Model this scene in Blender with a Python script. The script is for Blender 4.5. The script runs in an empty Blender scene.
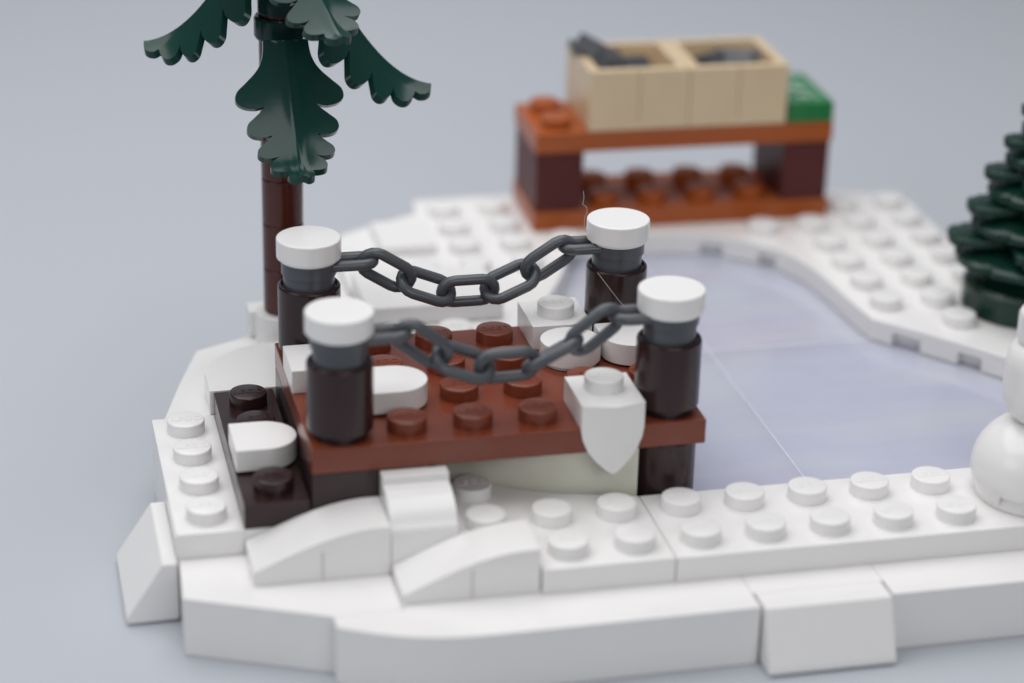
import bpy, bmesh, math, random
from mathutils import Vector, Matrix
random.seed(7)
PI = math.pi
sc = bpy.context.scene
COL = sc.collection

# ------------------------------------------------------------------ materials
def plastic(name, col, rough=0.2, sss=0.0, bump=0.005, spec=0.5, var=0.05, dust=0.0, trans=0.0):
    m = bpy.data.materials.new(name); m.use_nodes = True
    nt = m.node_tree; N = nt.nodes; L = nt.links
    b = N['Principled BSDF']
    tc = N.new('ShaderNodeTexCoord')
    n1 = N.new('ShaderNodeTexNoise'); n1.inputs['Scale'].default_value = 1.7; n1.inputs['Detail'].default_value = 3
    L.new(tc.outputs['Object'], n1.inputs['Vector'])
    # slight tone drift of the moulded colour
    mx = N.new('ShaderNodeMix'); mx.data_type = 'RGBA'
    mx.inputs[6].default_value = (*[c*(1-var) for c in col], 1)
    mx.inputs[7].default_value = (*[min(1, c*(1+var)) for c in col], 1)
    L.new(n1.outputs['Fac'], mx.inputs[0])
    out = mx.outputs[2]
    if dust:
        nd = N.new('ShaderNodeTexNoise'); nd.inputs['Scale'].default_value = 70; nd.inputs['Detail'].default_value = 2
        L.new(tc.outputs['Object'], nd.inputs['Vector'])
        cr = N.new('ShaderNodeValToRGB'); cr.color_ramp.elements[0].position = 0.70; cr.color_ramp.elements[1].position = 0.80
        cr.color_ramp.elements[1].color = (dust, dust, dust, 1)
        L.new(nd.outputs['Fac'], cr.inputs[0])
        m2 = N.new('ShaderNodeMix'); m2.data_type = 'RGBA'
        L.new(cr.outputs[0], m2.inputs[0]); L.new(out, m2.inputs[6]); m2.inputs[7].default_value = (0.55, 0.53, 0.52, 1)
        out = m2.outputs[2]
    L.new(out, b.inputs['Base Color'])
    n2 = N.new('ShaderNodeTexNoise'); n2.inputs['Scale'].default_value = 9; n2.inputs['Detail'].default_value = 4
    L.new(tc.outputs['Object'], n2.inputs['Vector'])
    mr = N.new('ShaderNodeMapRange'); mr.inputs[3].default_value = rough*0.75; mr.inputs[4].default_value = rough*1.35
    L.new(n2.outputs['Fac'], mr.inputs[0]); L.new(mr.outputs[0], b.inputs['Roughness'])
    n3 = N.new('ShaderNodeTexNoise'); n3.inputs['Scale'].default_value = 2.6; n3.inputs['Detail'].default_value = 5
    L.new(tc.outputs['Object'], n3.inputs['Vector'])
    bp = N.new('ShaderNodeBump'); bp.inputs['Strength'].default_value = 1.0; bp.inputs['Distance'].default_value = bump
    L.new(n3.outputs['Fac'], bp.inputs['Height']); L.new(bp.outputs[0], b.inputs['Normal'])
    b.inputs['Specular IOR Level'].default_value = spec
    b.inputs['IOR'].default_value = 1.5
    if sss:
        b.inputs['Subsurface Weight'].default_value = sss
        b.inputs['Subsurface Radius'].default_value = (0.30, 0.24, 0.18)
        b.inputs['Subsurface Scale'].default_value = 0.35
    if trans:
        b.inputs['Transmission Weight'].default_value = trans
    return m

WHITE = plastic('white_plastic', (0.83, 0.818, 0.812), 0.20, bump=0.004, var=0.012)
DARKBROWN = plastic('dark_brown_plastic', (0.029, 0.0125, 0.0135), 0.22, dust=0.08, spec=0.42)
RED = plastic('reddish_brown_plastic', (0.185, 0.043, 0.021), 0.20, dust=0.10, spec=0.42)
TRUNK = plastic('trunk_brown_plastic', (0.075, 0.014, 0.008), 0.22)
ORANGE = plastic('dark_orange_plastic', (0.37, 0.088, 0.018), 0.28, spec=0.32)
LEGB = plastic('leg_brown_plastic', (0.088, 0.020, 0.018), 0.42, spec=0.22)
TAN = plastic('tan_plastic', (0.68, 0.53, 0.34), 0.28)
GREY = plastic('dark_grey_plastic', (0.075, 0.082, 0.094), 0.30, dust=0.04)
GREEN = plastic('green_plastic', (0.018, 0.185, 0.052), 0.22)
LEAF = plastic('leaf_green_plastic', (0.0075, 0.042, 0.034), 0.17, bump=0.003, spec=0.32)
PINE = plastic('pine_green_plastic', (0.004, 0.030, 0.020), 0.26, bump=0.006, spec=0.42)
PRINT = plastic('pale_print', (0.30, 0.42, 0.36), 0.35)
HAIR = plastic('dust_fibre', (0.5, 0.48, 0.46), 0.6)

def ice_material():
    m = bpy.data.materials.new('ice_plastic'); m.use_nodes = True
    nt = m.node_tree; N = nt.nodes; L = nt.links; b = N['Principled BSDF']
    tc = N.new('ShaderNodeTexCoord')
    n = N.new('ShaderNodeTexNoise'); n.inputs['Scale'].default_value = 0.55; n.inputs['Detail'].default_value = 2
    L.new(tc.outputs['Object'], n.inputs['Vector'])
    mx = N.new('ShaderNodeMix'); mx.data_type = 'RGBA'
    mx.inputs[6].default_value = (0.82, 0.89, 1.0, 1); mx.inputs[7].default_value = (0.82, 0.80, 0.99, 1)
    L.new(n.outputs['Fac'], mx.inputs[0])
    # pale streaks painted into the colour as soft reflections on the ice
    mp = N.new('ShaderNodeMapping'); mp.inputs['Scale'].default_value = (0.16, 0.9, 1.0); mp.inputs['Rotation'].default_value = (0, 0, 0.5)
    L.new(tc.outputs['Object'], mp.inputs['Vector'])
    n2 = N.new('ShaderNodeTexNoise'); n2.inputs['Scale'].default_value = 1.0; n2.inputs['Detail'].default_value = 3
    L.new(mp.outputs[0], n2.inputs['Vector'])
    cr = N.new('ShaderNodeValToRGB'); cr.color_ramp.elements[0].position = 0.42; cr.color_ramp.elements[1].position = 0.72
    cr.color_ramp.elements[0].color = (0, 0, 0, 1); cr.color_ramp.elements[1].color = (0.6, 0.6, 0.6, 1)
    L.new(n2.outputs['Fac'], cr.inputs[0])
    m3 = N.new('ShaderNodeMix'); m3.data_type = 'RGBA'; m3.inputs[7].default_value = (0.95, 0.97, 1.0, 1)
    L.new(cr.outputs[0], m3.inputs[0]); L.new(mx.outputs[2], m3.inputs[6]); L.new(m3.outputs[2], b.inputs['Base Color'])
    b.inputs['Transmission Weight'].default_value = 0.5
    b.inputs['Roughness'].default_value = 0.05
    b.inputs['IOR'].default_value = 1.5
    n3 = N.new('ShaderNodeTexNoise'); n3.inputs['Scale'].default_value = 0.9; n3.inputs['Detail'].default_value = 4
    L.new(tc.outputs['Object'], n3.inputs['Vector'])
    bp = N.new('ShaderNodeBump'); bp.inputs['Strength'].default_value = 1; bp.inputs['Distance'].default_value = 0.03
    L.new(n3.outputs['Fac'], bp.inputs['Height']); L.new(bp.outputs[0], b.inputs['Normal'])
    return m
ICE = ice_material()
EDGE_GLINT = plastic('painted_edge_glint', (0.70, 0.73, 0.85), 0.35)  # pale opaque edge faces, painted to imitate light refracted along the seams
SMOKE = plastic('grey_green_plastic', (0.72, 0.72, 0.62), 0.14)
UNDER = plastic('pale_underlay', (0.86, 0.87, 0.93), 0.4)

def paper():
    m = bpy.data.materials.new('grey_paper'); m.use_nodes = True
    nt = m.node_tree; N = nt.nodes; L = nt.links; b = N['Principled BSDF']
    tc = N.new('ShaderNodeTexCoord')
    n = N.new('ShaderNodeTexNoise'); n.inputs['Scale'].default_value = 30; n.inputs['Detail'].default_value = 4
    L.new(tc.outputs['Object'], n.inputs['Vector'])
    mx = N.new('ShaderNodeMix'); mx.data_type = 'RGBA'
    mx.inputs[6].default_value = (0.445, 0.470, 0.515, 1); mx.inputs[7].default_value = (0.457, 0.482, 0.527, 1)
    L.new(n.outputs['Fac'], mx.inputs[0]); L.new(mx.outputs[2], b.inputs['Base Color'])
    b.inputs['Roughness'].default_value = 0.55
    b.inputs['Specular IOR Level'].default_value = 0.3
    return m
PAPER = paper()

# ------------------------------------------------------------------ mesh helpers
def finish(bm, name, mat, parent=None, smooth=35, loc=None, wn=True):
    me = bpy.data.meshes.new(name)
    bmesh.ops.recalc_face_normals(bm, faces=bm.faces)
    bm.to_mesh(me); bm.free()
    for mm in (mat if isinstance(mat, (list, tuple)) else [mat]): me.materials.append(mm)
    me.shade_smooth(); me.set_sharp_from_angle(angle=math.radians(smooth))
    return link(me, name, parent, loc, wn)

def link(me, name, parent=None, loc=None, wn=True):
    o = bpy.data.objects.new(name, me); COL.objects.link(o)
    if parent: o.parent = parent
    if loc: o.location = loc
    if wn:
        w = o.modifiers.new('normals', 'WEIGHTED_NORMAL'); w.keep_sharp = True; w.weight = 80
    return o

def add_prism(bm, poly, z0, z1, bev=0.018, seg=2, axis='z'):
    """closed prism from a 2D outline; axis z: (x,y); axis x: outline is (y,z) run along x; axis y: (x,z) run along y"""
    t = bmesh.new()
    def P(a, b, h):
        return (a, b, h) if axis == 'z' else ((h, a, b) if axis == 'x' else (a, h, b))
    lo = [t.verts.new(P(a, b, z0)) for a, b in poly]; hi = [t.verts.new(P(a, b, z1)) for a, b in poly]
    n = len(poly)
    t.faces.new(lo); t.faces.new(hi)
    for i in range(n): t.faces.new((lo[i], lo[(i+1) % n], hi[(i+1) % n], hi[i]))
    bmesh.ops.recalc_face_normals(t, faces=t.faces)
    if bev:
        es = [e for e in t.edges if len(e.link_faces) == 2 and e.calc_face_angle(0) > math.radians(24)]
        bmesh.ops.bevel(t, geom=es, offset=bev, segments=seg, profile=0.5, affect='EDGES', clamp_overlap=True)
    merge(bm, t)

def merge(bm, t, M=None):
    if M is not None: bmesh.ops.transform(t, matrix=M, verts=t.verts)
    me = bpy.data.meshes.new('tmp'); t.to_mesh(me); t.free(); bm.from_mesh(me); bpy.data.meshes.remove(me)

def add_box(bm, x0, x1, y0, y1, z0, z1, bev=0.022, seg=2):
    add_prism(bm, [(x0, y0), (x1, y0), (x1, y1), (x0, y1)], z0, z1, bev, seg)

def add_lathe(bm, prof, seg=48, c=(0, 0, 0)):
    rings = []
    for r, z in prof:
        if r < 1e-6: rings.append([bm.verts.new((c[0], c[1], c[2]+z))])
        else: rings.append([bm.verts.new((c[0]+r*math.cos(2*PI*i/seg), c[1]+r*math.sin(2*PI*i/seg), c[2]+z)) for i in range(seg)])
    for a, b in zip(rings, rings[1:]):
        for i in range(seg):
            j = (i+1) % seg
            if len(a) == 1 and len(b) == 1: continue
            if len(a) == 1: bm.faces.new((a[0], b[i], b[j]))
            elif len(b) == 1: bm.faces.new((a[i], a[j], b[0]))
            else: bm.faces.new((a[i], a[j], b[j], b[i]))

def rounded(r, z0, z1, e=0.03, foot=True):
    p = [(0, z0)]
    p += [(r-e, z0), (r-e*0.3, z0+e*0.3), (r, z0+e)] if foot else [(r, z0)]
    p += [(r, z1-e), (r-e*0.12, z1-e*0.5), (r-e*0.5, z1-e*0.12), (r-e, z1), (0, z1)]
    return p

def add_tube(bm, pts, rad, closed=False, seg=12):
    n = len(pts); pts = [Vector(p) for p in pts]; rings = []
    up = None
    for i in range(n):
        a = pts[i-1] if (closed or i > 0) else pts[i]
        b = pts[(i+1) % n] if (closed or i < n-1) else pts[i]
        t = (b-a).normalized()
        if up is None:
            up = Vector((0, 0, 1)) if abs(t.z) < 0.9 else Vector((1, 0, 0))
        s = t.cross(up).normalized(); u = s.cross(t).normalized(); up = u
        r = rad[i] if isinstance(rad, (list, tuple)) else rad
        rings.append([bm.verts.new(pts[i] + s*(r*math.cos(2*PI*k/seg)) + u*(r*math.sin(2*PI*k/seg))) for k in range(seg)])
    m = n if closed else n-1
    for i in range(m):
        A, B = rings[i], rings[(i+1) % n]
        for k in range(seg): bm.faces.new((A[k], A[(k+1) % seg], B[(k+1) % seg], B[k]))
    if not closed: bm.faces.new(rings[0]); bm.faces.new(rings[-1])

# raised lettering on top of every stud
def letter_mesh():
    cu = bpy.data.curves.new('stud_lettering', 'FONT'); cu.body = 'LEGO'
    cu.size = 0.20; cu.align_x = 'CENTER'; cu.align_y = 'CENTER'; cu.extrude = 0.0045; cu.offset = 0.006
    cu.resolution_u = 2; cu.shear = 0.15
    o = bpy.data.objects.new('stud_lettering', cu); COL.objects.link(o)
    dg = bpy.context.evaluated_depsgraph_get()
    me = bpy.data.meshes.new_from_object(o.evaluated_get(dg))
    bpy.data.objects.remove(o); bpy.data.curves.remove(cu)
    return me
LETTERS = letter_mesh()
STUDS = {}
def stud_mesh(mat):
    if mat.name in STUDS: return STUDS[mat.name]
    bm = bmesh.new()
    add_lathe(bm, [(0.3, -0.02), (0.3, 0.18), (0.297, 0.192), (0.288, 0.203), (0.272, 0.207), (0, 0.207)], 40)
    t = bmesh.new(); t.from_mesh(LETTERS)
    merge(bm, t, Matrix.Translation((0, 0, 0.209)))
    me = bpy.data.meshes.new('stud')
    bm.to_mesh(me); bm.free(); me.materials.append(mat); me.shade_smooth(); me.set_sharp_from_angle(angle=math.radians(40))
    STUDS[mat.name] = me
    return me
def stud(x, y, z, mat, parent):
    o = link(stud_mesh(mat), 'stud', parent, (x, y, z), wn=False)
    o.rotation_euler = (0, 0, random.choice((0, 0, 0, PI)) + random.uniform(-.01, .01))
    return o

def tag(o, label, cat, group=None, kind=None):
    o['label'] = label; o['category'] = cat
    if group: o['group'] = group
    if kind: o['kind'] = kind
    return o
def thing(name, label, cat, loc=(0, 0, 0), rz=0, group=None):
    o = bpy.data.objects.new(name, None); COL.objects.link(o); o.empty_display_size = 0.3
    o.location = loc; o.rotation_euler = (0, 0, rz)
    return tag(o, label, cat, group)

def brick(name, label, cat, shapes, mat, studs=(), group=None, zs=0.0):
    """one moulded piece: its body plus its studs as parts"""
    bm = bmesh.new()
    for f in shapes: f(bm)
    o = finish(bm, name, mat); tag(o, label, cat, group)
    for x, y in studs: stud(x, y, zs, mat, o)
    return o
G = 0.0015                              # half the gap between neighbouring pieces
def B(x0, x1, y0, y1, z0, z1, bev=0.008): return lambda bm: add_box(bm, x0+G, x1-G, y0+G, y1-G, z0, z1, bev)
def PZ(poly, z0, z1, bev=0.008): return lambda bm: add_prism(bm, poly, z0, z1, bev)
def PX(poly, x0, x1, bev=0.022): return lambda bm: add_prism(bm, poly, x0+G, x1-G, bev, axis='x')
def PY(poly, y0, y1, bev=0.022): return lambda bm: add_prism(bm, poly, y0+G, y1-G, bev, axis='y')

GZ = -1.33                              # the paper the model stands on
TZ = -0.40                              # top of the low outer ledge
# ------------------------------------------------------------------ the setting
bm = bmesh.new()
prof = [(-9, GZ-0.004), (40, GZ-0.004)] + [(40+22*math.sin(a), GZ-0.004+22*(1-math.cos(a))) for a in [PI/2*k/16 for k in range(1, 17)]] + [(62, 60)]
L_ = [bm.verts.new((-75, y, z)) for y, z in prof]; R_ = [bm.verts.new((75, y, z)) for y, z in prof]
for k in range(len(prof)-1): bm.faces.new((L_[k], R_[k], R_[k+1], L_[k+1]))
g = finish(bm, 'ground', PAPER, smooth=60, wn=False); g['kind'] = 'structure'

# ------------------------------------------------------------------ the snowy base
ins = [(-5.3, 1.3), (-5.2, 0.5), (-3.4, -0.6), (-1.4, -1.2), (12.5, -1.2), (12.5, 8.8), (10.4, 10.9), (10.4, 13.4), (9.0, 14.3), (2.4, 14.6),
       (0.6, 14.5), (0.4, 13.9), (-1.1, 13.0), (-2.5, 10.2), (-3.7, 8.3), (-4.4, 7.9), (-5.15, 5.5)]
brick('base_plate', 'pale bluish bottom plate seen under the clear ice sheets', 'base plate', [PZ(ins, GZ+0.02, -0.82, 0)], UNDER)

brick('corner_brick', 'flat white angled corner piece of the ledge at its front left end', 'brick',
      [PZ([(-5.47, 1.49), (-5.53, 0.36), (-3.525, -0.53), (-2.512, -0.53), (-2.512, 1.49)], GZ, TZ, 0.018)], WHITE)
cv = [(-3.515, -0.535), (-3.52, -0.80), (-3.46, -0.87), (-3.3, -0.96), (-3.0, -1.11), (-2.7, -1.235), (-2.4, -1.325), (-2.1, -1.385), (-1.8, -1.42), (-1.4, -1.435), (-0.8, -1.43), (0.5, -1.42), (2.497, -1.405)]
brick('curved_edge_brick', 'long white ledge piece with a bowed left end, left of the front slope piece', 'brick',
      [PZ(cv + [(2.497, 1.2), (-2.508, 1.2), (-2.508, -0.535)], GZ, TZ, 0.016)], WHITE)
brick('edge_brick', 'long straight white ledge piece right of the front slope piece', 'brick', [B(4.5, 12.5, -1.40, 1.5, GZ, TZ, 0.016)], WHITE)
brick('edge_brick', 'white ledge piece behind the front slope piece, between two longer ones', 'brick', [B(2.5, 4.5, -1.0, 1.5, GZ, TZ, 0.013)], WHITE)
def slope_prof(s, e):                   # outward = s * increasing a
    return [(e-0.447*s, GZ+0.03), (e-0.447*s, TZ+0.004), (e+0.03*s, TZ+0.012), (e+0.37*s, GZ+0.16), (e+0.39*s, GZ+0.05), (e+0.35*s, GZ+0.02)]
brick('slope_brick', 'smooth white slope piece leaning against the front face of the ledge', 'slope brick',
      [PX(slope_prof(-1, -1.45), 2.53, 4.46, 0.05)], WHITE)
brick('slope_brick', 'white slope piece leaning on the left side beside the studded strip', 'slope brick',
      [PY([(-5.50, GZ+0.03), (-5.50, TZ+0.03), (-5.72, TZ+0.03), (-6.26, GZ+0.14), (-6.28, GZ+0.05), (-6.24, GZ+0.02)], 1.33, 3.35, 0.035)], WHITE)
brick('side_brick', 'white wall piece under the studded strip on the left side', 'brick', [B(-5.5, -3.5, 1.5, 5.5, GZ, TZ)], WHITE)
brick('stud_plate', 'narrow white strip with four studs in one row beside the dark brown step', 'plate',
      [B(-5.5, -4.5, 1.5, 5.5, TZ, 0)], WHITE, [(-5, 2), (-5, 3), (-5, 4), (-5, 5)])
brick('wedge_plate', 'smooth white slanting wedge plate behind the four-stud strip at the back left', 'plate',
      [PZ([(-5.30, 5.51), (-4.93, 6.83), (-4.51, 8.14), (-3.60, 8.59), (-2.6, 10.4), (-1.52, 12.5), (-1.52, 8.51), (-3.2, 5.51)], -0.4, 0, 0.03),
       PZ([(-5.25, 5.51), (-4.88, 6.83), (-4.46, 8.10), (-3.6, 8.52), (-2.6, 10.3), (-1.6, 12.3), (-1.6, 5.55)], GZ, -0.405, 0.02)], WHITE)
brick('round_corner_plate', 'white plate with a rounded outer corner behind the dark brown step', 'plate',
      [PZ([(-4.56, 5.52), (-4.56, 6.25), (-4.48, 6.55), (-4.37, 6.75), (-4.2, 6.95), (-3.87, 7.19), (-3.55, 7.30), (-3.2, 7.34), (-2.4, 7.34), (-2.4, 5.52)], 0.003, 0.42, 0.02)], WHITE)
# bowed slope bricks in front
def bow(x0, x1, zl, zt, y0, y1, label):
    pr = [(x0+G, TZ), (x0+G, zl)]
    for k in range(1, 11):
        u = k/10
        pr.append((x0+G+(x1-x0-2*G)*0.93*u, zl+(zt-zl)*math.sin(u*PI/2)**1.05))
    pr += [(x1-G, zt), (x1-G, TZ)]
    xm = (x0+x1)/2
    def shp(bm):
        # lower side is cut by a narrow slot in the middle
        add_prism(bm, pr, y0+G+0.05, y1-G, 0.025, axis='y')
        fr = [(a, b) for a, b in pr]
        lo = [p for p in fr]
        add_prism(bm, [(x0+G, TZ), (x0+G, zl)] + [p for p in pr[2:-2] if p[0] < xm-0.03] + [(xm-0.028, zt*0.55), (xm-0.028, TZ)], y0+G, y0+G+0.2, 0.02, axis='y')
        r = [p for p in pr[2:-2] if p[0] > xm+0.03]
        add_prism(bm, [(xm+0.028, TZ), (xm+0.028, zt*0.55)] + r + [(x1-G, zt), (x1-G, TZ)], y0+G, y0+G+0.2, 0.02, axis='y')
    return shp
def bowed(x0, x1, zl, zt, y0, y1, label):
    xm = (x0+x1)/2
    def top(u): return zl+(zt-zl)*math.sin(min(1, u/0.93)*PI/2)**1.05
    bm = bmesh.new()
    pr = [(x0+G, TZ), (x0+G, zl)] + [(x0+G+(x1-x0-2*G)*u, top(u)) for u in [k/14 for k in range(1, 15)]] + [(x1-G, TZ)]
    n = len(pr)
    add_prism(bm, pr, y0+G, y1-G, 0.022, axis='y')
    o = finish(bm, 'bowed_slope_brick', WHITE); tag(o, label, 'slope brick')
    # the narrow moulded slot on its visible long side
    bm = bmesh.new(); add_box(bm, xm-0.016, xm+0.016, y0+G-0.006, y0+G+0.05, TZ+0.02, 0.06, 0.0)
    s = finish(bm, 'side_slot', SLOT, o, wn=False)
    return o
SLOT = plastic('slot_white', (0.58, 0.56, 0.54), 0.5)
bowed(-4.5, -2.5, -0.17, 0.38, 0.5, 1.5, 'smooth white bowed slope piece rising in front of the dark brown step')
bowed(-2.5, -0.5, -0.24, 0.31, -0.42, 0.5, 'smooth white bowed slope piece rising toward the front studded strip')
cp = [(0.5, TZ), (0.5, 0.02)]
for k in range(0, 10):
    a = k/9*PI/2; cp.append((0.52+0.72*(1-math.cos(a)), 0.10+0.56*math.sin(a)))
cp += [(1.26, 0.79), (1.5, 0.79), (1.5, TZ)]
brick('curl_brick', 'short white piece with a curling top and raised back lip under the dock edge', 'brick', [PX(cp, -2.5, -1.5, 0.022)], WHITE)
# front strip
brick('stud_plate', 'short white front plate with studs beside the bowed slope, left of the seam', 'plate',
      [PZ([(-0.488, -0.488), (1.488, -0.488), (1.488, 1.50), (0.35, 1.79), (-0.22, 2.03), (-0.62, 2.26), (-0.9, 2.48), (-1.488, 2.48), (-1.488, 0.512), (-0.488, 0.512)], TZ+0.003, 0)],
      WHITE, [(0, 0), (1, 0), (-1, 1), (0, 1), (1, 1), (-1, 2)])
brick('stud_plate', 'long white front plate with two rows of studs that carries the snowman', 'plate',
      [B(1.5, 12.5, -0.5, 1.5, TZ+0.003, 0)], WHITE, [(x, y) for x in range(2, 12) for y in (0, 1) if x not in (7, 8)])
# ice
ICE_Z = -0.42
for (x0, x1, y0, y1, lab) in ((-1.5, 4.5, 1.6, 7.5, 'clear lavender ice sheet under the brown dock'),
                              (4.5, 11.5, 1.53, 7.5, 'clear lavender ice sheet between the dock and the snowman'),
                              (-1.5, 4.5, 7.5, 12.4, 'clear lavender ice sheet behind the dock chain posts, far left'),
                              (4.5, 11.5, 7.5, 12.4, 'clear lavender ice sheet in front of the brown bench')):
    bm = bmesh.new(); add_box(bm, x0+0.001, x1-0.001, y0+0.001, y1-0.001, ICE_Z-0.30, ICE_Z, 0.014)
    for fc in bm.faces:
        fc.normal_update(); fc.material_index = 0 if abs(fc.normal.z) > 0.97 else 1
    tag(finish(bm, 'ice_sheet', [ICE, EDGE_GLINT]), lab, 'ice sheet')
# right-hand and back snow plates, with the open notches of their undersides
def smooth(pts, n=4):
    out = []
    for i in range(len(pts)-1):
        p0, p1, p2, p3 = pts[max(i-1, 0)], pts[i], pts[i+1], pts[min(i+2, len(pts)-1)]
        for k in range(n):
            t = k/n
            out.append(tuple(0.5*((2*p1[d])+(-p0[d]+p2[d])*t+(2*p0[d]-5*p1[d]+4*p2[d]-p3[d])*t*t+(-p0[d]+3*p1[d]-3*p2[d]+p3[d])*t**3) for d in (0, 1)))
    out.append(pts[-1]); return out
def edge_feet(bm, path, gaps, z0=-0.4, z1=-0.17, w=0.13):
    """the rim under a plate edge, left open between the given distances along the edge"""
    L = [0.0]
    for a, b in zip(path, path[1:]): L.append(L[-1]+math.dist(a, b))
    def at(s):
        for i in range(len(path)-1):
            if s <= L[i+1] or i == len(path)-2:
                t = (s-L[i])/(L[i+1]-L[i]); a, b = path[i], path[i+1]
                d = Vector((b[0]-a[0], b[1]-a[1])).normalized()
                return Vector((a[0]+(b[0]-a[0])*t, a[1]+(b[1]-a[1])*t)), Vector((-d.y, d.x))
    cuts = [0.0]
    for g0, g1 in gaps: cuts += [g0, g1]
    cuts.append(L[-1])
    for s0, s1 in zip(cuts[0::2], cuts[1::2]):
        n = max(2, int((s1-s0)/0.12)+1)
        o_, i_ = [], []
        for k in range(n):
            p, q = at(s0+(s1-s0)*k/(n-1))
            o_.append(tuple(p)); i_.append(tuple(p+q*w))
        add_prism(bm, o_+i_[::-1], z0, z1, 0.0)
    o_, i_ = [], []
    for k in range(40):
        p, q = at(L[-1]*k/39)
        o_.append(tuple(p+q*0.15)); i_.append(tuple(p+q*0.25))
    add_prism(bm, o_+i_[::-1], z0, z1+0.001, 0.0)
    return L[-1]
edge = smooth([(3.2, 12.28), (4.7, 12.22), (5.75, 12.05), (6.29, 11.73), (6.92, 11.1), (7.25, 10.28), (7.38, 9.36), (7.44, 8.35), (7.53, 7.45)], 5)
edge2 = [(7.53, 7.45), (8.2, 6.71), (8.79, 5.97), (9.3, 5.3), (10.2, 4.5)]
poly = edge + edge2[1:] + [(12.5, 4.5), (12.5, 9.0), (10.52, 11.0), (10.52, 13.5), (9.2, 14.1), (3.2, 14.6)]
bm = bmesh.new()
add_prism(bm, poly, -0.18, 0, 0.025)
edge_feet(bm, edge, [(2.55, 3.0), (3.75, 4.15)])
edge_feet(bm, edge2, [(0.42, 0.98), (1.72, 2.2)])
add_prism(bm, [(8.3, 12.6), (8.3, 9), (8.4, 7.6), (9.6, 6.2), (12.3, 5), (12.3, 8.9), (10.4, 10.9), (10.4, 13.4), (9.1, 14)], GZ, -0.16, 0)
o = finish(bm, 'stud_plate', WHITE)
tag(o, 'large white studded plate with a wavy ice edge, between the bench and the pine', 'plate')
for x, y in [(7, 12), (8, 12), (8, 11), (8, 10), (8, 9), (8, 8), (9, 13), (9, 12), (9, 11), (9, 10), (9, 9), (9, 8), (10, 13), (10, 12), (10, 11), (10, 10), (10, 9), (9, 7), (3, 12)]:
    stud(x, y, 0, WHITE, o)
edge3 = smooth([(-1.5, 7.3), (0.4, 7.4), (1.3, 8.0), (1.9, 9.2), (2.45, 10.3), (2.9, 11.4), (3.18, 12.25)], 4)
bm = bmesh.new()
add_prism(bm, edge3 + [(3.18, 14.9), (0.55, 14.9), (0.45, 14.15), (-0.2, 13.8), (-1.15, 13.25), (-1.49, 12.6)], -0.18, 0, 0.025)
edge_feet(bm, edge3, [(2.2, 2.6), (4.4, 4.8)])
add_prism(bm, [(-1.45, 8.5), (0.6, 8.6), (1.5, 10.5), (2.4, 12.4), (2.4, 14.7), (0.7, 14.7), (-1.0, 13.1)], GZ, -0.16, 0)
o = finish(bm, 'stud_plate', WHITE)
tag(o, 'blurred white studded plate at the back left, behind the far chain', 'plate')
for x, y in [(1, 11), (1, 12), (1, 13), (1, 14), (2, 11), (2, 12), (2, 13), (2, 14), (0, 11), (0, 8), (-1, 8)]: stud(x, y, 0, WHITE, o)
brick('snow_tile', 'low smooth white tile on the snow just behind the dock', 'tile', [B(-1.45, 1.0, 8.6, 10.4, 0.002, 0.36, 0.04)], WHITE)
brick('snow_tile', 'small raised white tile at the far back left edge of the snow', 'tile', [B(-0.6, 0.45, 11.9, 13.3, 0.002, 0.2, 0.04)], WHITE)

# ------------------------------------------------------------------ dock
dock = thing('dock', 'reddish brown studded dock deck over the ice with chain posts on it', 'dock', (-0.5, 3.5, 0))
def D(x, y, z): return (x+0.5, y-3.5, z)          # world -> dock
bm = bmesh.new(); add_box(bm, -3+G, 3-G, -2+G, 2-G, 0.8, 1.2, 0.02); deck = finish(bm, 'deck', RED, dock)
for x in range(-3, 3):
    for y in range(2, 6):
        if (x, y) in ((-3, 2), (-3, 5), (2, 2), (2, 5), (1, 2), (1, 5), (1, 4), (2, 4), (-3, 4), (-2, 3)): continue
        s = stud(x+0.5, y-3.5, 1.2, RED, deck)
bm = bmesh.new(); add_box(bm, -3+G, -2-G, -2+0.02, 2-0.02, 0.003, 0.797, 0.02); finish(bm, 'support', DARKBROWN, dock)
for (x, y) in ((2, 2), (2, 5)):
    bm = bmesh.new(); add_lathe(bm, rounded(0.49, ICE_Z+0.003, 0.797, 0.04), 40); finish(bm, 'pile', DARKBROWN, dock, loc=D(x, y, 0))
# chain posts
def make_post():
    t = thing('chain_post', '', 'post', group='chain posts at the dock corners')
    bm = bmesh.new()
    add_lathe(bm, [(0, 0.0), (0.40, 0.0), (0.40, 0.10), (0.47, 0.12), (0.495, 0.14), (0.495, 1.15), (0.488, 1.175), (0.47, 1.195), (0.445, 1.2), (0.435, 1.185), (0.43, 1.15), (0, 1.15)], 56)
    finish(bm, 'round_brick', DARKBROWN, t)
    bm = bmesh.new(); add_lathe(bm, [(0, 1.152), (0.405, 1.152), (0.405, 1.62), (0, 1.62)], 48); finish(bm, 'collar', GREY, t)
    bm = bmesh.new(); add_lathe(bm, [(0, 1.61), (0.46, 1.61), (0.472, 1.65), (0.505, 1.655), (0.508, 1.67), (0.508, 1.945), (0.504, 1.962), (0.493, 1.972), (0.478, 1.976), (0, 1.976)], 64)
    finish(bm, 'snow_cap', WHITE, t)
    return t
def copy_tree(o, parent=None):
    c = o.copy(); COL.objects.link(c)
    if parent: c.parent = parent
    for ch in list(o.children): copy_tree(ch, c)
    return c
post = make_post()
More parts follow.
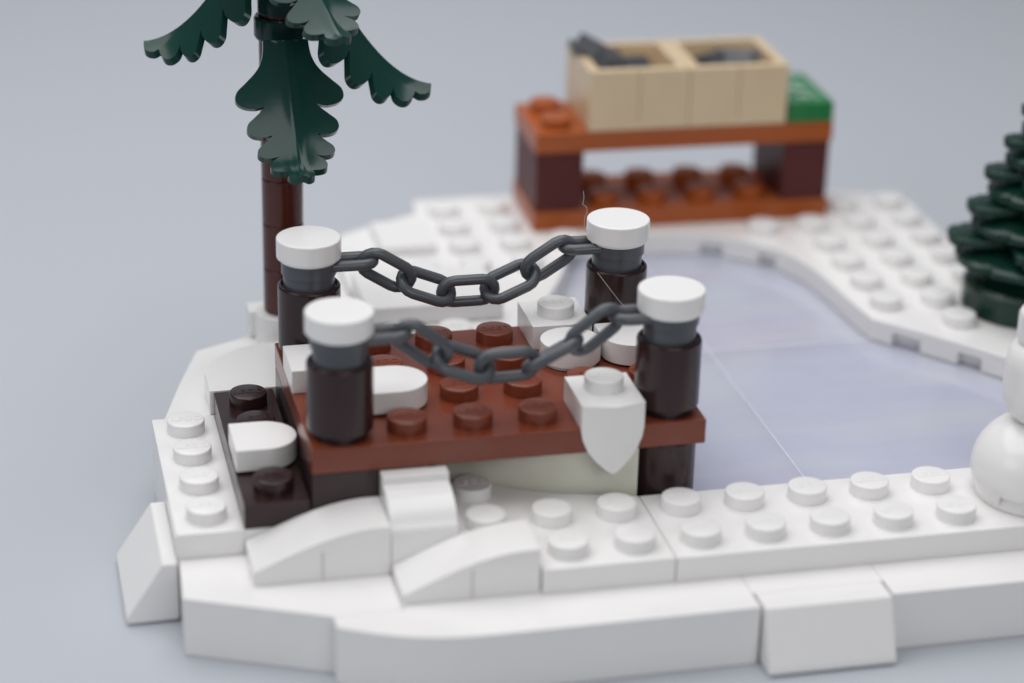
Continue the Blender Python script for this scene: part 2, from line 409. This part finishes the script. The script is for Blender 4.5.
for i, (x, y, lab) in enumerate(((-3, 2, 'white-capped dark brown chain post beside the half-round white tile, at the dock front left'),
                                 (2, 2, 'white-capped dark brown chain post beside the pointed snow piece on the dock edge'),
                                 (-3, 5, 'white-capped dark brown chain post in front of the tree trunk'),
                                 (2, 5, 'white-capped dark brown chain post with a fine fibre on its side, below the bench'))):
    o = post if i == 0 else copy_tree(post)
    o.location = (x, y, 1.2); o.rotation_euler.z = 0.4*i; o['label'] = lab
# chains
def stadium(hl, hw, n=9):
    """centre line of a link: half length hl, half width hw, in the local x/y plane"""
    pts = []
    for k in range(n): a = -PI/2+PI*k/(n-1); pts.append((hl-hw+hw*math.cos(a), hw*math.sin(a), 0))
    for k in range(n): a = PI/2+PI*k/(n-1); pts.append((-(hl-hw)+hw*math.cos(a), hw*math.sin(a), 0))
    return pts
LINKS = {}
def link_mesh(hl, hw, r):
    k = (round(hl, 2), hw, r)
    if k not in LINKS:
        bm = bmesh.new(); add_tube(bm, stadium(hl, hw), r, True, 14)
        bmesh.ops.recalc_face_normals(bm, faces=bm.faces)
        me = bpy.data.meshes.new('chain_link'); bm.to_mesh(me); bm.free(); me.materials.append(GREY); me.shade_smooth()
        LINKS[k] = me
    return LINKS[k]
def chain(y, centres, twists, label, p0, p1, slopes, ends):
    t = thing('chain', label, 'chain', (p0[0], y, p0[2]), group='chains between the dock posts')
    base = Vector((p0[0], y, p0[2]))
    P = [Vector((x, y, z)) for x, z in centres]
    for i, (c, tw) in enumerate(zip(P, twists)):
        d = Vector((1, 0, slopes[i])).normalized()
        q = d.to_track_quat('X', 'Z').to_matrix().to_4x4()
        M = Matrix.Translation(c-base) @ q @ Matrix.Rotation(tw, 4, 'X')
        o = link(link_mesh(0.435, 0.215, 0.088), 'chain_link', t, wn=False)
        o.matrix_local = M
    for e, nb, s, off in ((Vector(p0), P[0], 1, ends[0]), (Vector(p1), P[-1], -1, ends[1])):
        d = (nb-e); ang = math.atan2(d.y, d.x)
        o = link(link_mesh(0.53, 0.185, 0.088), 'end_link', t, wn=False)
        # the flat end link reaches from the collar to just inside the first free link
        ln = d.length
        c = Vector((e.x+s*off, y, e.z))
        o.matrix_local = Matrix.Translation(c-base) @ Matrix.Rotation(ang if s > 0 else ang-PI, 4, 'Z')
        bm = bmesh.new()
        add_lathe(bm, [(0.40, -0.13), (0.435, -0.13), (0.435, 0.13), (0.40, 0.13)], 40)
        finish(bm, 'ring', GREY, t, loc=e-base, wn=False)
    return t
r = math.radians
chain(5, [(-1.77, 2.53), (-1.13, 2.21), (-0.45, 2.09), (0.24, 2.20), (0.87, 2.55)], [r(108), r(36), r(106), r(36), r(108)],
      'dark grey plastic link chain sagging between the two back posts of the dock', (-3, 5, 2.715), (2, 5, 2.745), (-0.64, -0.40, 0.0, 0.43, 0.64), (0.49, 0.38))
chain(2, [(-1.78, 2.55), (-1.16, 2.20), (-0.49, 2.11), (0.20, 2.24), (0.83, 2.58)], [r(110), r(38), r(100), r(160), r(106)],
      'dark grey plastic link chain sagging between the two front posts of the dock', (-3, 2, 2.75), (2, 2, 2.78), (-0.80, -0.38, 0.02, 0.52, 0.80), (0.46, 0.35))

# loose snow pieces
def half_round(cx, cy, z, rot, label):
    pts = [(-0.49, -0.49)] + [(0.0+0.49*math.cos(a), 0.49*math.sin(a)) for a in [-PI/2+PI*k/16 for k in range(17)]] + [(-0.49, 0.49)]
    bm = bmesh.new(); add_prism(bm, pts, 0.0, 0.36, 0.02)
    bm2 = bm
    o = finish(bm2, 'half_round_tile', WHITE, loc=(cx, cy, z+0.012)); o.rotation_euler.z = rot
    return tag(o, label, 'tile')
half_round(-4.0, 3.0, 0.4+0.02, 0.0, 'white half-round tile lying across the dark brown step')
half_round(-2.0, 2.95, 1.2+0.02, 0.0, 'white half-round tile beside the front left post on the deck')
half_round(2.0, 4.0, 1.2+0.02, -PI/2, 'white half-round tile behind the front right post on the deck')
brick('square_tile', 'small square white tile on the back left of the deck behind a post', 'tile', [B(-3.5, -2.5, 3.5, 4.5, 1.205, 1.575)], WHITE)
bm = bmesh.new(); add_lathe(bm, [(0, 0), (0.44, 0), (0.445, 0.05), (0.485, 0.06), (0.487, 0.34), (0.478, 0.365), (0.46, 0.374), (0, 0.374)], 48)
tag(finish(bm, 'round_tile', WHITE, loc=(1.0, 3.98, 1.21)), 'round white tile on the deck under the front chain', 'tile')
def tooth(label, loc, rz):
    """1x1 plate whose front carries a pointed tooth hanging straight down"""
    t = thing('tooth_plate', label, 'tooth plate', loc, rz)
    bm = bmesh.new()
    add_prism(bm, [(-0.488, 0.488), (-0.488, -0.51), (0.488, -0.51), (0.488, 0.488)], 0.0, 0.40, 0.009)
    o = finish(bm, 'plate_body', WHITE, t)
    bm = bmesh.new()
    pr = [(-0.485, 0.397), (-0.485, 0.0), (-0.46, -0.16), (-0.385, -0.34), (-0.265, -0.50), (-0.12, -0.63), (-0.03, -0.69), (0.03, -0.69),
          (0.12, -0.63), (0.265, -0.50), (0.385, -0.34), (0.46, -0.16), (0.485, 0.0), (0.485, 0.397)]
    # wedge-shaped front: thick middle ridge, thinner sides
    front, back = [], []
    for x, z in pr:
        th = 0.22-0.13*abs(x)/0.485
        front.append(bm.verts.new((x, -0.515-th, z))); back.append(bm.verts.new((x, -0.515, z)))
    n = len(pr)
    for i in range(n-1): bm.faces.new((front[i], front[i+1], back[i+1], back[i]))
    ridge_t = bm.verts.new((0, -0.515-0.22, 0.397)); ridge_b = bm.verts.new((0, -0.515-0.205, -0.60))
    L_ = front[:7]; R_ = front[7:]
    for s in (L_, R_):
        for a, b in zip(s, s[1:]): bm.faces.new((a, b, ridge_b))
    bm.faces.new((L_[0], ridge_b, ridge_t)); bm.faces.new((R_[-1], ridge_t, ridge_b)); bm.faces.new((L_[-1], R_[0], ridge_b))
    bm.faces.new((back[0], front[0], ridge_t, front[-1], back[-1]))
    bm.faces.new(back)
    finish(bm, 'tooth', WHITE, t, smooth=50)
    stud(0, 0, 0.40, WHITE, t)
    return t
tooth('white pointed tooth plate with one stud hanging over the front edge of the dock', (1.02, 2.05, 1.2), 0.0)
tooth('white studded plate on the back edge of the deck, behind the round tile', (1.0, 4.98, 1.2), PI)

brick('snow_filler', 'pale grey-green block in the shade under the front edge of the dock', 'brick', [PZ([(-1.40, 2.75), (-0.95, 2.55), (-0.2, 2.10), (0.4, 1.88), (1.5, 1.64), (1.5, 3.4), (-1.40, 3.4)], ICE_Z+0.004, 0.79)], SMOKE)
# dark brown step
brick('step_plate', 'dark brown step plate with studs beside the left end of the dock', 'step',
      [B(-4.5, -3.54, 1.5, 5.5, 0.003, 0.4)], DARKBROWN, [(-4, 2), (-4, 3), (-4, 4), (-4, 5)], zs=0.4)
brick('snow_filler', 'white block under the dark brown step, left of the dock', 'brick', [B(-4.5, -1.5, 1.51, 5.5, TZ+0.003, -0.002)], WHITE)

# ------------------------------------------------------------------ bench with crates
bench = thing('bench', 'dark orange bench with brown legs and a studded lower shelf at the back', 'bench', (5.55, 13.66, 0), -0.02)
bm = bmesh.new(); add_box(bm, -3+G, 3-G, -1+G, 1-G, 0.004, 0.4, 0.022); lo = finish(bm, 'lower_shelf', ORANGE, bench)
for x in (-1.5, -0.5, 0.5, 1.5):
    for y in (-0.5, 0.5): stud(x, y, 0.4, ORANGE, lo)
for x in (-3, 2):
    bm = bmesh.new(); add_box(bm, x+0.03, x+1-0.03, -1+0.04, 1-0.04, 0.402, 1.598, 0.03); finish(bm, 'leg', LEGB, bench)
bm = bmesh.new(); add_box(bm, -3+G, 3-G, -1+G, 1-G, 1.6, 2.0, 0.022); tp = finish(bm, 'bench_top', ORANGE, bench)
for y in (-0.5, 0.5): stud(-2.5, y, 2.0, ORANGE, tp)
def crate(x0, label):
    t = thing('crate', label, 'crate', (x0+1, 13.66-0.02*(x0-4.5), 2.003), -0.02, group='tan crates on the bench')
    h = 1.2; w = 0.2
    bm = bmesh.new(); add_box(bm, -0.98, 0.98, -0.98, 0.98, 0.0, 0.18, 0.02); finish(bm, 'crate_floor', TAN, t)
    def panel(nm, a, b, c, d):
        bm = bmesh.new(); add_box(bm, a, b, c, d, 0.002, h, 0.02); return finish(bm, nm, TAN, t)
    panel('front_panel', -0.992, -0.003, -0.988, -0.988+w); panel('front_panel', 0.003, 0.992, -0.988, -0.988+w)
    panel('back_panel', -0.992, -0.003, 0.988-w, 0.988); panel('back_panel', 0.003, 0.992, 0.988-w, 0.988)
    panel('side_panel', -0.986, -0.986+w, -0.786, 0.786); panel('side_panel', 0.986-w, 0.986, -0.786, 0.786)
    return t
crate(3.58, 'open tan crate with a grey skate leaning out over its corner')
crate(5.57, 'open tan crate beside the green tile, with skates lying level inside')
def skate(label, loc, rot):
    t = thing('ice_skate', label, 'skate', loc, group='grey skates in the crates'); t.rotation_euler = rot
    bm = bmesh.new()
    add_prism(bm, [(-0.62, 0.0), (0.45, 0.0), (0.60, 0.06), (0.70, 0.20), (0.62, 0.24), (0.50, 0.15), (0.40, 0.13), (0.40, 0.30), (-0.45, 0.30), (-0.45, 0.13), (-0.62, 0.13)], -0.07, 0.07, 0.02, axis='y')
    finish(bm, 'blade', GREY, t)
    bm = bmesh.new(); add_box(bm, -0.5, 0.42, -0.24, 0.24, 0.302, 0.42, 0.03); add_box(bm, -0.42, 0.0, -0.17, 0.17, 0.42, 0.60, 0.05)
    finish(bm, 'boot_clip', GREY, t)
    return t
skate('dark grey skate propped up on the left crate corner', (4.06, 14.18, 3.05), (1.1, 0.45, -0.35))
skate('dark grey skate lying deep at the front of the left crate', (4.5, 13.62, 2.78), (0.8, 0.1, 0.5))
skate('dark grey skate at the left end inside the right crate', (6.24, 13.8, 2.78), (0.9, 0.0, 0.5))
skate('dark grey skate at the right end inside the right crate', (6.9, 13.8, 2.82), (-0.9, 0.1, 2.6))
t = thing('green_tile', 'green tile with a faded pale print on the right end of the bench', 'tile', (8.05, 13.61, 2.003), -0.02)
bm = bmesh.new(); add_box(bm, -0.44, 0.488, -0.988, 0.988, 0, 0.40, 0.025); finish(bm, 'tile_body', GREEN, t)
bm = bmesh.new()
add_box(bm, -0.26, -0.22, -0.82, 0.82, 0.401, 0.404, 0); add_box(bm, 0.22, 0.26, -0.82, 0.82, 0.401, 0.404, 0)
add_lathe(bm, [(0, 0.401), (0.17, 0.401), (0.17, 0.405), (0, 0.405)], 24)
for y in (-0.55, 0.55): add_box(bm, -0.13, 0.13, y-0.1, y+0.1, 0.401, 0.405, 0)
finish(bm, 'print', PRINT, t, wn=False)

# ------------------------------------------------------------------ leafy tree at the back left
YAW = 0.237
rv = Vector((math.cos(YAW), -math.sin(YAW), 0)); cvw = Vector((-math.sin(YAW), -math.cos(YAW), 0))
tree = thing('leafy_tree', 'toy tree with a brown rod trunk and drooping dark green leaves', 'tree', (-3, 8, 0))
zc = 0.72
k = 0
while zc < 8.6:
    h = 0.8
    bm = bmesh.new(); add_lathe(bm, rounded(0.345, zc+0.004, zc+h-0.004, 0.02), 40); finish(bm, 'trunk_section', TRUNK, tree); zc += h
bm = bmesh.new(); add_lathe(bm, [(0, 5.52), (0.39, 5.52), (0.42, 5.57), (0.42, 5.85), (0.39, 5.90), (0, 5.90)], 40); finish(bm, 'leaf_hub', LEAF, tree)
bm = bmesh.new(); add_lathe(bm, [(0, 5.95), (0.345, 5.95), (0.355, 5.97), (0.355, 7.2), (0.345, 7.25), (0, 7.25)], 40); finish(bm, 'leaf_hub', LEAF, tree)
# half outline of a leaf blade: (distance from the tip along the rib, half width), rounded fingers that point to the tip
HALF = [(-0.01, 0.0), (-0.01, 0.10), (0.05, 0.19), (0.14, 0.23), (0.22, 0.21), (0.23, 0.30), (0.27, 0.42), (0.35, 0.48), (0.45, 0.46), (0.53, 0.36), (0.56, 0.31),
        (0.54, 0.42), (0.56, 0.56), (0.63, 0.65), (0.73, 0.64), (0.82, 0.53), (0.91, 0.42), (0.95, 0.38), (0.93, 0.52), (0.97, 0.69), (1.06, 0.78), (1.18, 0.76), (1.28, 0.64),
        (1.39, 0.50), (1.45, 0.45), (1.42, 0.60), (1.46, 0.80), (1.56, 0.92), (1.71, 0.90), (1.85, 0.74), (2.0, 0.57), (2.15, 0.46), (2.35, 0.40), (2.7, 0.38), (3.7, 0.34)]
from mathutils.geometry import delaunay_2d_cdt
def leaf(phi, tip_z, roll=0.0, D_=2.35, xmax=9, fold=0.13, wide=1.0):
    ph = math.radians(phi)
    dv = rv*math.sin(ph)+cvw*math.cos(ph); sv = Vector((-dv.y, dv.x, 0))
    s_, x, rib, dx = 0.0, 0.0, [], 0.004
    prof = lambda x: 0.10*x+0.57*x*x
    while x < min(xmax, D_-0.30):
        rib.append((s_, x, prof(x))); nx = x+dx; s_ += math.hypot(dx, prof(nx)-prof(x)); x = nx
    Lt = s_
    def rib_at(q):
        if q <= 0: return q, 0.1*q
        q = min(q, Lt-1e-4); a, b = 0, len(rib)-1
        while b-a > 1:
            m = (a+b)//2
            if rib[m][0] <= q: a = m
            else: b = m
        t = (q-rib[a][0])/(rib[b][0]-rib[a][0])
        return rib[a][1]+(rib[b][1]-rib[a][1])*t, rib[a][2]+(rib[b][2]-rib[a][2])*t
    half = [(q, w_*wide) for q, w_ in smooth(HALF, 5)]
    half = [p for p in half if p[0] < Lt-0.03]
    half.append((Lt-0.02, half[-1][1]))
    half[0] = (half[0][0], 0.0)
    outl = [(q, w_) for q, w_ in half] + [(q, -w_) for q, w_ in half[:0:-1]]
    def inside(px, py):
        c = False; n = len(outl)
        for k in range(n):
            (x1, y1), (x2, y2) = outl[k], outl[k-1]
            if (y1 > py) != (y2 > py) and px < (x2-x1)*(py-y1)/(y2-y1)+x1: c = not c
        return c
    n = len(outl); pts = [Vector(p) for p in outl]; st = 0.055
    k = 0
    for iy in range(-18, 19):
        for ix in range(int(Lt/st)+1):
            px, py = (ix+0.5*(iy % 2))*st, iy*st
            if inside(px, py) and min((px-a)**2+(py-b)**2 for a, b in outl) > 0.024**2: pts.append(Vector((px, py)))
    vs, es, fs, *_ = delaunay_2d_cdt(pts, [(k, (k+1) % n) for k in range(n)], [], 1, 1e-5)
    cr, sr = math.cos(roll), math.sin(roll); tk = 0.12
    bm = bmesh.new(); T, U = [], []
    for v in vs:
        q, a = v
        x_, h_ = rib_at(q); x2, h2 = rib_at(q+0.04); x1, h1 = rib_at(q-0.04)
        tx, th = x2-x1, h2-h1; l = math.hypot(tx, th) or 1
        N_ = dv*(th/l)+Vector((0, 0, tx/l))
        off = -fold*abs(a)**(1.4 if fold < 0.3 else 1.15) + 0.035*math.exp(-(a/0.06)**2) 
        p = dv*(D_-x_)+Vector((0, 0, tip_z+h_))+sv*(a*cr)+N_*(off+a*sr)
        T.append(bm.verts.new(p)); U.append(bm.verts.new(p-N_*tk))
    cnt = {}
    for f in fs:
        try: bm.faces.new([T[k] for k in f]); bm.faces.new([U[k] for k in reversed(f)])
        except ValueError: continue
        for a, b in zip(f, f[1:]+f[:1]): cnt[(a, b)] = 1
    for (a, b) in list(cnt):
        if (b, a) not in cnt: bm.faces.new((T[b], T[a], U[a], U[b]))
    o = finish(bm, 'leaf', LEAF, tree, smooth=50, wn=False)
    bv = o.modifiers.new('edge', 'BEVEL'); bv.width = 0.022; bv.segments = 2; bv.limit_method = 'ANGLE'; bv.angle_limit = r(55)
    return o
leaf(14, 3.92, xmax=1.68, wide=0.94); leaf(92, 4.74, 0.06, 2.46, fold=0.50); leaf(-87, 5.40, -0.06, 2.19, fold=0.50); leaf(30, 6.12, wide=0.95)
leaf(178, 6.6); leaf(-40, 7.3)
# white foot of the tree
brick('tree_foot', 'white round foot piece under the brown rod trunk', 'foot', [lambda bm: add_lathe(bm, rounded(0.49, 0.003, 0.72, 0.04), 40, (-3, 8, 0))], WHITE)
brick('snow_block', 'small white upright block behind the foot of the trunk', 'brick', [B(-3.55, -2.9, 8.5, 8.95, 0.003, 0.50, 0.04)], WHITE)

# ------------------------------------------------------------------ pine
pine = thing('pine_tree', 'dark green layered toy pine on the snow at the right', 'tree', (10.5, 7.5, 0))
bm = bmesh.new(); add_lathe(bm, [(0, 0.004), (1.10, 0.004), (1.15, 0.04), (1.15, 0.50), (1.08, 0.58), (0.85, 0.62), (0.45, 1.0), (0.22, 3.0), (0.10, 4.6), (0, 4.62)], 56)
finish(bm, 'trunk', PINE, pine)
tiers = [(1.44, 1.02), (1.18, 1.62), (0.92, 2.20), (0.66, 2.80), (0.42, 3.38), (0.22, 3.92)]
def tier(R, z, ph, k):
    """one whorl: a notched disc with four flat fronds laid over it"""
    bm = bmesh.new(); seg = 120; rings = []
    prof = [(0.10, 0.16), (0.55, 0.10), (0.85, 0.04), (0.97, 0.01), (1.0, -0.02), (1.0, -0.13), (0.97, -0.155), (0.85, -0.13), (0.10, 0.02)]
    for (f, dz) in prof:
        ring = []
        for i in range(seg):
            a = 2*PI*i/seg
            nt = max(0.0, math.cos(8*a))**8
            rr = R*0.93*f*(1-0.07*nt*f**4+0.015*math.sin(5*a+k)*f)
            ring.append(bm.verts.new((rr*math.cos(a+ph), rr*math.sin(a+ph), z+dz-0.05*f*R)))
        rings.append(ring)
    for A, B_ in zip(rings, rings[1:]+rings[:1]):
        for i in range(seg): bm.faces.new((A[i], A[(i+1) % seg], B_[(i+1) % seg], B_[i]))
    for n in range(4):
        t = bmesh.new()
        w0, w1 = 0.30*R+0.06, 0.24*R+0.05
        pl = [(0.05, -w0), (R*0.80, -w0), (R*0.86, -w0*0.80), (R*0.95, -w1), (R*1.02, -w1*0.55), (R*1.04, 0), (R*1.02, w1*0.55), (R*0.95, w1), (R*0.86, w0*0.80), (R*0.80, w0), (0.05, w0)]
        add_prism(t, pl, 0, 0.17, 0.03)
        M_ = Matrix.Translation((0, 0, z+0.17)) @ Matrix.Rotation(ph+n*PI/2, 4, 'Z') @ Matrix.Rotation(0.05, 4, 'Y')
        merge(bm, t, M_)
    return finish(bm, 'branch_tier', PINE, pine, smooth=40, wn=False)
for i, (R_, z) in enumerate(tiers):
    tier(R_*1.02, z+0.14, r(166)+(0.0, 0.12, -0.1, 0.08, 0.0, 0.1)[i], i)
bm = bmesh.new(); add_lathe(bm, rounded(0.1, 4.5, 5.1, 0.04), 20); finish(bm, 'tree_top', PINE, pine)

# ------------------------------------------------------------------ snowman
sm = thing('snowman', 'plain white toy snowman standing on the front plate, cut by the right edge', 'snowman', (7.5, 0.5, 0))
bm = bmesh.new(); add_lathe(bm, rounded(0.90, 0.004, 0.30, 0.03), 64); finish(bm, 'foot_ring', WHITE, sm)
bm = bmesh.new(); seg = 96; rings = []
def notch(a):
    # body rim is cut up over the front right
    d = (a - math.radians(-147)) % (2*PI)
    return 0.27 if 0 < d < 1.15 else 0.09
for kk in range(13):
    ring = []
    for i in range(seg):
        a = 2*PI*i/seg; zb = notch(a)
        u = kk/12
        if u < 0.25: z = zb+(0.45-zb)*(u/0.25); rr = 1.0 if z > 0.4 else 1.0-0.10*((0.42-z)/0.36)**2
        else:
            b = (u-0.25)/0.75*PI/2*0.93; z = 0.45+0.86*math.sin(b); rr = max(0.05, math.cos(b))**0.92
        ring.append(bm.verts.new((rr*math.cos(a), rr*math.sin(a), z)))
    rings.append(ring)
inner = [bm.verts.new((0.9*math.cos(2*PI*i/seg), 0.9*math.sin(2*PI*i/seg), 0.32)) for i in range(seg)]
rings.insert(0, inner)
for A, B_ in zip(rings, rings[1:]):
    for i in range(seg): bm.faces.new((A[i], A[(i+1) % seg], B_[(i+1) % seg], B_[i]))
bm.faces.new(rings[-1]); bm.faces.new(inner)
finish(bm, 'lower_body', WHITE, sm, smooth=45, wn=False)
bm = bmesh.new()
add_lathe(bm, [(0, 1.22), (0.30, 1.24), (0.45, 1.29), (0.56, 1.40), (0.63, 1.56), (0.65, 1.75), (0.65, 2.15), (0.63, 2.32), (0.56, 2.45), (0.45, 2.53), (0, 2.55)], 56)
finish(bm, 'upper_body', WHITE, sm, smooth=45, wn=False)
bm = bmesh.new(); add_lathe(bm, [(0, 2.52), (0.5, 2.54), (0.53, 2.58), (0.53, 2.95), (0.5, 3.0), (0, 3.0)], 48); finish(bm, 'head', WHITE, sm)

# dust fibres
def fibre(label, pts):
    bm = bmesh.new(); add_tube(bm, pts, 0.005, False, 5)
    return tag(finish(bm, 'dust_fibre', HAIR, wn=False), label, 'fibre')
fibre('fine pale dust fibre standing beside the cap of the back right post', [(1.49, 5.02, 2.95), (1.44, 5.02, 3.05), (1.44, 5.02, 3.2), (1.48, 5.02, 3.3), (1.47, 5.02, 3.38), (1.40, 5.02, 3.44), (1.42, 5.02, 3.54), (1.405, 5.02, 3.66)])
fibre('fine dust fibre lying diagonally on the side of the back right post', [(1.60, 4.70, 2.38), (1.72, 4.565, 2.22), (1.90, 4.49, 1.98), (2.08, 4.485, 1.76), (2.25, 4.55, 1.57)])

# ------------------------------------------------------------------ light, world, camera
def area(name, loc, target, size, power, col=(1, 1, 1)):
    l = bpy.data.lights.new(name, 'AREA'); l.shape = 'RECTANGLE'; l.size, l.size_y = size; l.energy = power; l.color = col
    o = bpy.data.objects.new(name, l); COL.objects.link(o); o.location = loc
    o.rotation_euler = (Vector(target)-Vector(loc)).to_track_quat('-Z', 'Y').to_euler()
    return o
area('softbox_overhead', (-4, 16, 42), (0, 13, 0), (64, 52), 25500, (1, 0.99, 0.985))
area('fill_front', (6, -44, 24), (1, 0, 0), (34, 18), 5600, (1, 0.99, 0.985))  # added fill behind the camera, lifts the front faces
area('softbox_left', (-34, -8, 20), (0, 8, 0), (22, 16), 1700, (0.95, 0.98, 1.0))
w = bpy.data.worlds.new('World'); sc.world = w; w.use_nodes = True
bg = w.node_tree.nodes['Background']; bg.inputs[0].default_value = (0.86, 0.92, 1.0, 1); bg.inputs[1].default_value = 0.13

f, yaw, pitch, roll = 2356.438, 0.237, 0.408, 0.025
cy, sy, cp_, sp = math.cos(yaw), math.sin(yaw), math.cos(pitch), math.sin(pitch)
fwd = Vector((sy*cp_, cy*cp_, -sp)); rr = Vector((cy, -sy, 0)); uu = rr.cross(fwd)
c_, s_ = math.cos(roll), math.sin(roll)
R0 = c_*rr+s_*uu; R1 = -s_*rr+c_*uu
cam = bpy.data.cameras.new('camera'); co = bpy.data.objects.new('camera', cam); COL.objects.link(co)
M = Matrix((R0, R1, -fwd)).transposed().to_4x4(); M.translation = Vector((-7.912, -29.045, 16.314)); co.matrix_world = M
cam.sensor_fit = 'HORIZONTAL'; cam.sensor_width = 36; cam.lens = f*36/1024
cam.shift_x = -1.0/1024; cam.shift_y = -1.6/1024
cam.clip_start = 0.5; cam.clip_end = 600
cam.dof.use_dof = True; cam.dof.focus_distance = 37.4; cam.dof.aperture_fstop = 0.085; cam.dof.aperture_blades = 9
sc.camera = co
sc.view_settings.view_transform = 'Standard'; sc.view_settings.look = 'None'; sc.view_settings.exposure = 0.07; sc.view_settings.gamma = 1
sc.cycles.use_denoising = True
sc.cycles.max_bounces = 10; sc.cycles.transmission_bounces = 8; sc.cycles.glossy_bounces = 6
